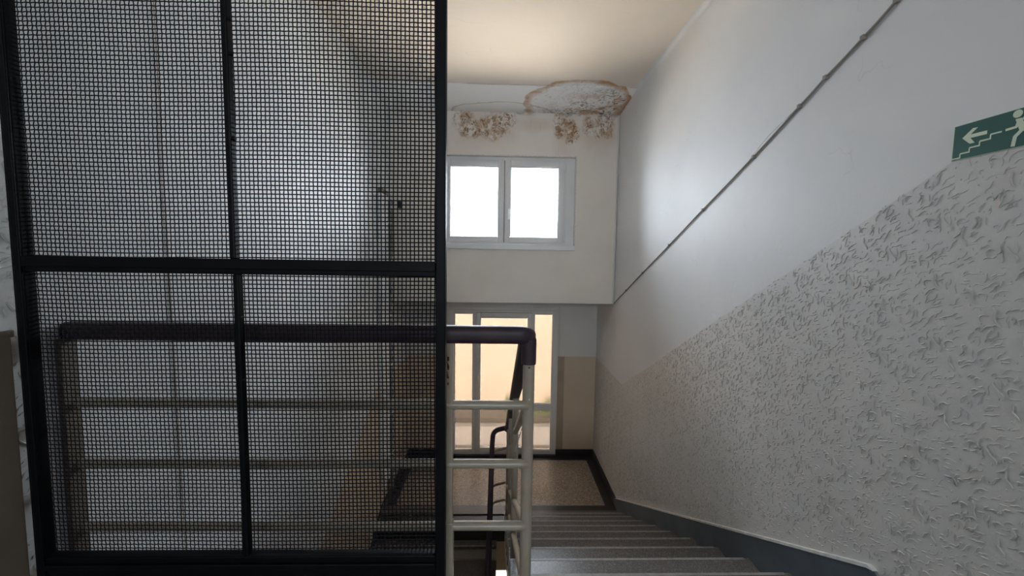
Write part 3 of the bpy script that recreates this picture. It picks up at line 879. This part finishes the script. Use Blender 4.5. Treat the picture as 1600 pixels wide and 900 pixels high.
tag(obj('junction_box', bx(-1.275, -1.225, U - 0.035, U - 0.001, 1.90, 1.98, 0.005), M['plastic_black']), 'small black junction box on the far wall near the left corner', 'box')

# ------------------------------------------------------------------ right wall cable, corner pipe
pts = [(4.872, 0.767), (4.0, 1.143), (2.762, 1.672), (2.223, 1.901), (1.896, 2.053), (1.751, 2.121), (1.577, 2.195), (1.451, 2.256), (0.9, 2.50), (0.2, 2.83)]
wc = thing('cable', 'brown grey cable running diagonally up the right wall', 'cable')
cp = []
for (a, b), (c, d) in zip(pts[:-1], pts[1:]):
    for k in range(6):
        t = k / 6
        cp.append((W - 0.008, a + (c - a) * t, b + (d - b) * t - 0.003 * math.sin(math.pi * t)))
cp.append((W - 0.008, *pts[-1]))
obj('sheath', tube(cp, 0.0052, 8, None, Vector((1, 0, 0))), M['cable_grey'], wc, True)
obj('thin_wire', tube([(W - 0.006, 2.30, 1.875), (W - 0.014, 2.10, 1.978), (W - 0.006, 1.90, 2.058)], 0.002, 6, None, Vector((1, 0, 0))), M['cord'], wc, True)
for y, z in pts[2:8] + [(3.3, 1.443), (3.9, 1.186), (4.4, 0.971)]:
    obj('clip', bx(W - 0.017, W - 0.001, y - 0.009, y + 0.009, z - 0.011, z + 0.009, 0.003), M['cable_grey'], wc)
cw = obj('pipe', vpost(W - 0.014, U - 0.014, ZB, ZC - 0.05, 0.0085, 8), M['wall'], None, True)
tag(cw, 'thin white painted pipe upright in the right corner of far wall', 'pipe')

# ------------------------------------------------------------------ escape route sign
sg = thing('exit_sign', 'green stair escape route sign with pale arrow on the right wall', 'sign')
SW_, SH_, SY, SZ = 0.222, 0.106, 1.2275, 1.634
xs = W - T - 0.004
obj('border', bx(xs, W - T, SY - SW_, SY, SZ, SZ + SH_, 0.0008), M['sign_pale'], sg)
obj('green_field', bx(xs - 0.0006, xs, SY - SW_ + 0.004, SY - 0.0035, SZ + 0.0015, SZ + SH_ - 0.002), M['sign_green'], sg)


def flat(name, polys):
    bm = bmesh.new()
    for k, pl in enumerate(polys):
        vs = [(SY - u, SZ + v) for u, v in pl]
        prism(vs, 0, xs - 0.0012 - 0.00004 * k, xs - 0.0005, bm)
    return obj(name, bm, M['sign_pale'], sg)


def bar(a, b, w):
    d = Vector((b[0] - a[0], b[1] - a[1])).normalized(); nn = Vector((-d.y, d.x)) * w / 2
    return [(a[0] + nn.x, a[1] + nn.y), (a[0] - nn.x, a[1] - nn.y), (b[0] - nn.x, b[1] - nn.y), (b[0] + nn.x, b[1] + nn.y)]


flat('arrow', [[(0.0265, 0.0633), (0.0520, 0.0860), (0.0645, 0.0850), (0.0470, 0.0690), (0.0883, 0.0682), (0.0883, 0.0578), (0.0478, 0.0585), (0.0600, 0.0415), (0.0470, 0.0420)]])
st = []
for k, (u0, u1) in enumerate(((0.004, 0.0243), (0.0243, 0.0478), (0.0478, 0.0722), (0.0722, 0.0976), (0.0976, 0.1228))):
    z = 0.0055 + k * 0.0121
    st.append(bar((u0, z), (u1, z), 0.0042))
    if k < 4: st.append(bar((u1, z - 0.002), (u1, z + 0.0121), 0.003))
flat('stair_symbol', st)
flat('running_figure', [[(0.1545 + 0.0105 * math.cos(a * math.pi / 8), 0.0915 + 0.0105 * math.sin(a * math.pi / 8)) for a in range(16)],
                        [(0.1505, 0.078), (0.1640, 0.078), (0.1760, 0.048), (0.1620, 0.044)],
                        bar((0.131, 0.0550), (0.1555, 0.0565), 0.0062), bar((0.1540, 0.056), (0.1590, 0.077), 0.0062),
                        bar((0.1505, 0.0050), (0.1535, 0.0310), 0.0088), bar((0.1520, 0.0290), (0.1690, 0.0475), 0.0088),
                        bar((0.168, 0.050), (0.188, 0.030), 0.0088), bar((0.186, 0.031), (0.208, 0.031), 0.0075),
                        bar((0.166, 0.076), (0.185, 0.068), 0.0060), bar((0.185, 0.070), (0.192, 0.056), 0.0060)])
